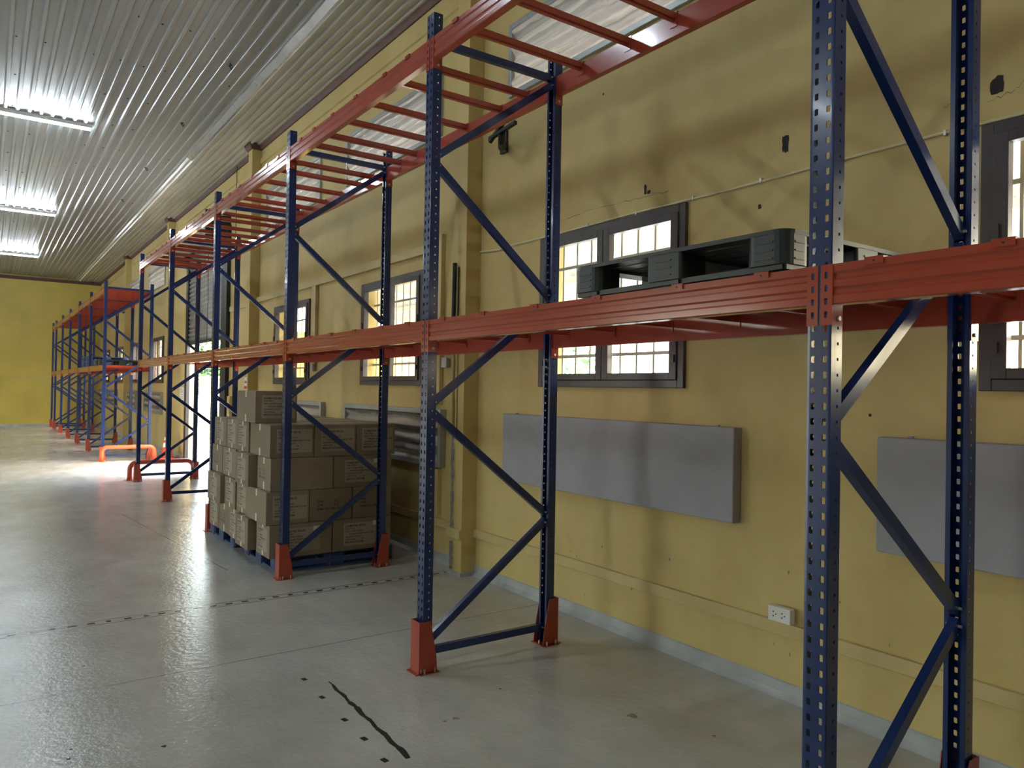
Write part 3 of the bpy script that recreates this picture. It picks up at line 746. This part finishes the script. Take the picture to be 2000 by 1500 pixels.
# ------------------------------------------------------------ plastic pallets
def rrect(x0, x1, y0, y1, r, n=4):
    pts = []
    for cx, cy, a0 in ((x1-r, y1-r, 0), (x0+r, y1-r, 90), (x0+r, y0+r, 180), (x1-r, y0+r, 270)):
        for k in range(n+1): a = math.radians(a0+90*k/n); pts.append((cx+r*math.cos(a), cy+r*math.sin(a)))
    return pts
def make_pallet(LX, LY, H_, m, name='plastic_pallet'):
    t = thing(name, '', 'pallet', (0, 0, 0)); hx, hy = LX/2, LY/2
    b = MB(); r = .05
    for k in range(9):     # deck made of boards joined at the ends
        xa = -hx+.07+k*(LX-.14)/9; b.box(xa+.006, xa+(LX-.14)/9-.012, -hy+.06, hy-.06, H_-.022, H_)
    for y in (-hy+.06, -.05, hy-.16): b.box(-hx+.06, hx-.06, y, y+.10, H_-.034, H_-.023)
    b.prism(rrect(-hx, hx, -hy, hy, r), 2, H_-.020, H_-.004)
    b.build('pallet_deck', m, t)
    b = MB()
    bx = [(-hx, -hx+.15), (-.075, .075), (hx-.15, hx)]; by = [(-hy, -hy+.17), (-.09, .09), (hy-.17, hy)]
    for i, (xa, xb) in enumerate(bx):
        for j, (ya, yb) in enumerate(by):
            b = MB(); b.prism(rrect(xa, xb, ya, yb, .045 if (i != 1 and j != 1) else .012), 2, .018, H_-.018)
            for k in range(3): # moulded ribs on the block faces
                zz = .035+k*.028
                if i == 0: b.box(xa-.003, xa, ya+.05, yb-.05, zz, zz+.006)
                if j == 0: b.box(xa+.05, xb-.05, ya-.003, ya, zz, zz+.006)
            b.build('pallet_block', m, t)
    b = MB()
    for xa, xb in bx: b.box(xa+.02, xb-.02, -hy+.01, hy-.01, 0, .020)
    for ya, yb in by: b.box(-hx+.01, hx-.01, ya+.02, yb-.02, 0, .016)
    b.build('bottom_runner', m, t); return t
pg = make_pallet(1.0, 1.10, .140, M['gpal']); pg['label'] = 'dark green black plastic pallet lying on the lower beams near the window'; pg.location = (2.165+.5, 2.06, ZM+.065+BH+.006)
pb = make_pallet(1.2, 1.03, .145, M['bpal']); pb['label'] = 'blue plastic pallet under the cartons, nearer one behind the second frame guard'; pb.location = (2.20+.6, 6.86+.515, 0); pb['group'] = 'blue pallets under the cartons'
p2 = copy_tree(pb); p2.location = (2.17+.6, 8.10+.56, 0); p2['label'] = 'blue plastic pallet under the cartons, farther one by the third frame guard'
zz = ZM+.065+BH+.006
pf = make_pallet(1.0, 1.1, .14, M['bpal']); pf['label'] = 'blue plastic pallet on the far rack, lower of the two stacked'; pf.location = (2.62, 22.9, zz); pf['group'] = 'blue pallets on the far rack'
for i, lab in enumerate(['upper of the two stacked']):
    q = copy_tree(pf); q.location = (2.63, 22.92, zz+.142*(i+1)); q['label'] = 'blue plastic pallet on the far rack, '+lab
pd = copy_tree(pg); pd.location = (2.62, 20.2, zz); pd['label'] = 'dark plastic pallet on the lower beams of the far rack front bay'

# ------------------------------------------------------------ cartons
def text_mesh(lines, size, name):
    """lines: (text, x, z) -> mesh in local y-z plane facing -x; x runs along -y (reads left to right seen from -y/-x)"""
    cu = []
    for txt, x, z, s in lines:
        c = bpy.data.curves.new('t', 'FONT'); c.body = txt; c.size = s; c.resolution_u = 1; c.offset = s*.022
        o = bpy.data.objects.new('t', c); COL.objects.link(o); cu.append((o, x, z))
    bpy.context.view_layer.update(); dg = bpy.context.evaluated_depsgraph_get()
    v, f = [], []
    for o, x, z in cu:
        me = bpy.data.meshes.new_from_object(o.evaluated_get(dg)); base = len(v)
        v += [(p.co.x+x, 0, p.co.y+z) for p in me.vertices]; f += [tuple(base+i for i in pl.vertices) for pl in me.polygons]
        bpy.data.meshes.remove(me); bpy.data.objects.remove(o)
    me = bpy.data.meshes.new(name); me.from_pydata(v, [], f); me.materials.append(M['ink']); return me
LBL = text_mesh([('DIAMOND BACK', .012, .168, .027), ('PO#: 97824', .012, .146, .019), ('DESC: SUPER PUNCH', .012, .119, .019), ('RANGER GREEN WALLET SIZE', .052, .093, .019),
                 ('QUANTITY: 24 PCS', .012, .066, .019), ('CARTON #:            OF', .012, .040, .019), ('MADE IN VIETNAM', .012, .013, .022)], .02, 'shipping_text')
DIM = text_mesh([('N.W. :            KG', 0, .075, .028), ('G.W. :            KG', 0, .040, .028), ('DIMS : 50 x 42 x 36', 0, .004, .028)], .03, 'weight_text')
LBLS = LBL.copy(); LBLS.transform(Matrix.Diagonal((.66, 1, 1.0, 1))); DIMS_ = DIM.copy(); DIMS_.transform(Matrix.Diagonal((.8, 1, .95, 1)))
BZ = .302
def carton(x0, x1, y0, y1, z0, label, near=None, side=None, sticker=False, taped=True, group='kraft cartons stacked on the pallets', rz=0, m='box'):
    cx, cy = (x0+x1)/2, (y0+y1)/2; hx, hy = (x1-x0)/2, (y1-y0)/2
    t = thing('carton', label, 'cardboard box', (cx, cy, z0), rz, group)
    b = MB(); b.box(-hx, hx, -hy, hy, 0, BZ); b.build('carton_body', M[m], t, bevel=.005)
    if taped:
        b = MB(); w = .034; e = .0008
        b.box(-hx-e, hx, -w*.4, w*.4, BZ-.0005, BZ+e)
        b.box(-hx-e, -hx+.0005, -w/2, w/2, BZ-.062, BZ-.002); b.box(-hx-e, -hx+.0005, -w/2, w/2, .004, .075)
        b.build('packing_tape', M['tape'], t)
    def place(me, x, y, z, rzz, name):
        o = bpy.data.objects.new(name, me); COL.objects.link(o); o.parent = t; o.location = (x, y, z); o.rotation_euler = (0, 0, rzz); return o
    for face, kind in (('n', near), ('s', side)):
        if not kind: continue
        if face == 'n':      # near face, towards -y, reads along +x
            H_ = hx
            if kind == 'L':
                w = min(.37, 2*hx-.08); xs = -hx+(.11 if hx > .25 else .06)
                b = MB(); b.box(xs, xs+w, -hy-.0015, -hy+.001, .045, .262); lb = b.build('carton_label', M['label'], t)
                place(LBL if hx > .25 or w > .3 else LBLS, xs+.005, -hy-.0022, .058, 0, 'label_text').parent = lb
                if sticker: b = MB(); b.box(xs+.30, xs+.37, -hy-.003, -hy-.0015, .225, .268); b.build('sticker', M['sticker'], lb)
            elif kind == 'D': place(DIM, -hx+.075, -hy-.001, .10, 0, 'printed_text')
            elif kind == 'C':
                b = MB()
                for zz_ in (.045, .245):
                    b.box(hx-.20, hx-.175, -hy-.001, -hy, zz_, zz_+.003); b.box(hx-.178, hx-.175, -hy-.001, -hy, zz_-(.018 if zz_ > .1 else -.0), zz_+(.0 if zz_ > .1 else .018))
                b.build('printed_mark', M['ink'], t)
        else:                # aisle face, towards -x, reads along -y
            if kind == 'L':
                w = min(.27, 2*hy-.09)
                b = MB(); b.box(-hx-.0015, -hx+.001, -w/2, w/2, .05, .262); lb = b.build('carton_label', M['label'], t)
                place(LBLS, -hx-.0022, w/2-.004, .060, -math.pi/2, 'label_text').parent = lb
            elif kind == 'D': place(DIMS_, -hx-.001, hy-.06, .10, -math.pi/2, 'printed_text')
    return t
Zs = [.147, .452, .757, 1.062, 1.368]
S = 'kraft carton, '
# (x0,x1,y0,y1,layer,near,side,sticker,label)
cartons = [
 (2.125, 2.72, 6.80, 7.195, 0, 'L', 'L', True, 'bottom layer, near corner behind the orange post guard'),
 (2.727, 3.33, 6.80, 7.20, 0, 'L', None, True, 'bottom layer, right one on the near face, with white sticker'),
 (2.065, 2.66, 7.27, 7.70, 0, None, 'L', False, 'bottom layer, second from near corner, sticking out towards the aisle'),
 (2.11, 2.70, 7.73, 8.12, 0, None, 'L', False, 'bottom layer, third from near corner on the aisle side'),
 (2.12, 2.71, 8.15, 8.55, 0, None, 'D', False, 'bottom layer, fourth from near corner, printed with weights'),
 (2.12, 2.71, 8.57, 8.98, 0, None, 'L', False, 'bottom layer, farthest on the aisle side by the third frame'),
 (2.09, 2.49, 6.80, 7.40, 1, 'L', None, False, 'second layer, near corner, plain long side to the aisle'),
 (2.497, 2.92, 6.81, 7.40, 1, 'D', None, False, 'second layer, middle of the near face, printed with dimensions'),
 (2.928, 3.33, 6.80, 7.40, 1, 'D', None, False, 'second layer, right end of the near face, behind the rear post'),
 (2.11, 2.70, 7.43, 7.84, 1, None, 'L', False, 'second layer, second from near corner on the aisle side'),
 (2.10, 2.70, 7.86, 8.27, 1, None, 'L', False, 'second layer, third from near corner on the aisle side'),
 (2.07, 2.67, 8.34, 8.88, 1, None, 'L', False, 'second layer, farthest on the aisle side, label facing the aisle'),
 (2.125, 2.72, 6.80, 7.20, 2, 'C', 'D', False, 'third layer, near corner, plain front with two corner marks'),
 (2.727, 3.325, 6.80, 7.20, 2, 'L', None, True, 'third layer, right one on the near face'),
 (2.055, 2.65, 7.26, 7.70, 2, None, 'L', False, 'third layer, sticking out next to the near corner carton'),
 (2.12, 2.70, 7.94, 8.45, 2, None, 'L', False, 'third layer, third from near corner on the aisle side'),
 (2.12, 2.70, 8.47, 8.90, 2, None, 'D', False, 'third layer, farthest on the aisle side, printed with weights'),
 (2.115, 2.527, 6.80, 7.42, 3, 'L', None, False, 'fourth layer, near corner below the top carton'),
 (2.533, 2.945, 6.80, 7.40, 3, 'L', None, False, 'fourth layer, middle of the near face, label crossed by the brace'),
 (2.951, 3.36, 6.80, 7.40, 3, 'L', None, False, 'fourth layer, right end of the near face next to the vent box'),
 (2.11, 2.70, 7.46, 7.87, 3, None, 'L', False, 'fourth layer, second from near corner on the aisle side'),
 (2.12, 2.71, 7.89, 8.30, 3, None, 'L', False, 'fourth layer, third from near corner on the aisle side'),
 (2.12, 2.71, 8.32, 8.82, 3, None, 'L', False, 'fourth layer, farthest on the aisle side under the frame brace'),
 (2.72, 3.33, 7.42, 7.84, 3, None, None, False, 'fourth layer, inner one behind the near face, only its lid seen'),
 (2.72, 3.33, 7.86, 8.28, 3, None, None, False, 'fourth layer, inner one in the middle of the stack, only its lid seen'),
 (2.72, 3.33, 8.30, 8.80, 3, None, None, False, 'fourth layer, inner one at the far wall side, only its lid seen'),
 (2.068, 2.466, 7.11, 7.735, 4, 'L', None, False, 'alone on top of the whole stack'),
]
for i, (x0, x1, y0, y1, ly, nr, sd_, stk, lab) in enumerate(cartons):
    carton(x0, x1, y0, y1, Zs[ly], S+lab, nr, sd_, stk, m='box' if i % 3 else 'box2')
# third layer second slot on the aisle side, between the protruding one and the next
carton(2.13, 2.70, 7.72, 7.92, Zs[2], S+'third layer, narrow one half hidden beside the protruding carton', None, None, False)
# inner boxes that carry the upper layers
for ly in range(3):
    for (a, c) in ((7.42, 7.84), (7.86, 8.28), (8.30, 8.80)):
        t = carton(2.735, 3.32, a, c, Zs[ly], 'kraft carton inside the stack, hidden behind the others', None, None, False, taped=False, group='hidden cartons inside the stack')

# ------------------------------------------------------------ floor marks (tape stuck on the floor)
b = MB(); rnd = random.Random(11); L0, L1 = Vector((1.666, 4.173, 0)), Vector((1.64, 3.11, 0)); rows = []
for k in range(41):
    p = L0.lerp(L1, k/40); w = (.004 if k < 3 else .010)*(.7+.6*rnd.random())*(1.25 if k > 12 else 1); o_ = .004*math.sin(k*.9); rows.append([(p.x-w+o_, p.y, .0012), (p.x+w+o_, p.y, .0012)])
b.grid(rows); tag(b.build('floor_tape', M['marker'], solid=.001), 'long ragged black tape line on the concrete in the foreground', 'floor tape')
SQ = [(1.56, 4.287, 'farthest left of the row'), (1.554, 3.986, 'second from the left'), (1.548, 3.653, 'middle of the row'), (1.546, 3.404, 'second from the right'), (1.537, 3.156, 'nearest the camera')]
for x, y, lab in SQ:
    b = MB(); b.box(-.013, .013, -.020, .020, .0004, .0014); o = b.build('tape_square', M['marker']); o.location = (x, y, 0); o.rotation_euler = (0, 0, .15)
    tag(o, 'small black tape square on the floor, '+lab, 'floor tape', 'black tape squares beside the tape line')

# ------------------------------------------------------------ outside
b = MB(); b.box(XW+WT, 60, -40, 90, -.14, -.02); b.box(-70, XL-WT, -40, 90, -.14, -.02); struct(b.build('ground', M['ground']))
# roof over the yard beside the windows
b = MB(); rows = []; n = 150
pr = []
y = -8.0
while y < 13.5: pr += [(y, 0), (y+.05, .03), (y+.10, .03), (y+.15, 0)]; y += .2
rows = [[(x, p[0], z+p[1]) for p in pr] for x, z in ((XW+WT+.03, 3.55), (7.2, 3.0))]
b.grid(rows); t = thing('yard_awning', 'pale corrugated awning outside above the windows', 'awning', (0, 0, 0)); b.build('roofing_sheet', M['awning'], t, solid=.003)
b = MB()
for x, z in ((4.9, 3.30), (6.1, 3.12), (7.15, 2.97)): b.box(x-.03, x+.03, -8, 13.4, z-.02, z+.05)
b.build('purlin', M['wfence'], t)
for y in (-3.2, 1.2, 6.0, 10.8, 13.3):
    b = MB(); b.tube([(XW+WT+.06, y, 3.45), (7.2, y, 2.91)], .045, 8); b.build('rafter', M['wfence'], t)
    b = MB(); b.tube([(7.1, y, -.02), (7.1, y, 2.92)], .05, 10); b.build('awning_post', M['wfence'], t)
b = MB(); b.box(4.6, 9.5, 13.9, 14.1, -.02, 2.75); tag(b.build('yard_wall', M['outwall']), 'yellow yard wall seen through the windows behind the near rack', 'wall')
# white mesh gate outside the roller door
t = thing('yard_gate', 'white steel mesh gate standing outside the open roller door', 'gate', (4.35, 18.9, -.02))
b = MB()
for yy in (-2.0, -.02, 2.0): b.box(-.03, .03, yy-.03, yy+.03, 0, 1.98)
for zz_ in (.08, .62, 1.92): b.box(-.022, .022, -2.0, 2.0, zz_-.022, zz_+.022)
b.build('gate_frame', M['wfence'], t)
b = MB()
for k in range(39): yy = -1.95+k*.1; b.box(-.004, .004, yy-.004, yy+.004, .08, 1.92)
for k in range(19): zz_ = .1+k*.1; b.box(-.004, .004, -2, 2, zz_-.003, zz_+.003)
b.build('gate_mesh', M['lframe'], t)
b = MB(); b.box(7.0, 20, 40, 40.3, -.02, 1.2); tag(b.build('yard_wall', M['wfence']), 'low white boundary wall far outside the roller door', 'wall')
def shrub(x, y, z0, R, H_, n, lab, seed):
    rnd = random.Random(seed); b = MB()
    for k in range(n):
        a, u, rr = rnd.uniform(0, 6.283), rnd.uniform(-1, 1), R*rnd.random()**.4
        s = math.sqrt(1-u*u); c = Vector((rr*s*math.cos(a), rr*s*math.sin(a), z0+H_/2+rr/R*H_/2*u)); L = rnd.uniform(.06, .13)*max(1, R*.8)
        d = Vector((rnd.uniform(-1, 1), rnd.uniform(-1, 1), rnd.uniform(-.6, 1))).normalized(); e = d.orthogonal().normalized()
        b.face([c-d*L, c+e*L*.4, c+d*L, c-e*L*.4])
    t = thing('shrub', lab, 'shrub', (x, y, -.02), 0, 'greenery outside the roller door'); b.build('foliage', M['leaf'], t)
    b = MB(); b.tube([(0, 0, 0), (.03, .02, z0+H_*.3), (0, .05, z0+H_*.7)], [.04, .03, .015], 8); b.tube([(0, 0, .1), (.15*R, .1, z0+H_*.5)], .02, 6); b.build('stem', M['frame'], t)
shrub(6.2, 25.2, .1, .5, .9, 700, 'low light green bush at the foot of the mesh gate outside', 1)
shrub(5.6, 22.6, .05, .45, .7, 600, 'small light green bush just outside the gate', 2)
shrub(10.9, 44, .6, 2.6, 4.4, 2600, 'tree crown outside seen in the upper part of the door opening', 3)
shrub(15.8, 49, .6, 2.8, 4.4, 2600, 'tree crown outside at the right side of the door opening', 4)
shrub(9.5, 11.8, .6, 1.4, 2.4, 1200, 'green bush seen through the narrow window behind the second bay', 5)
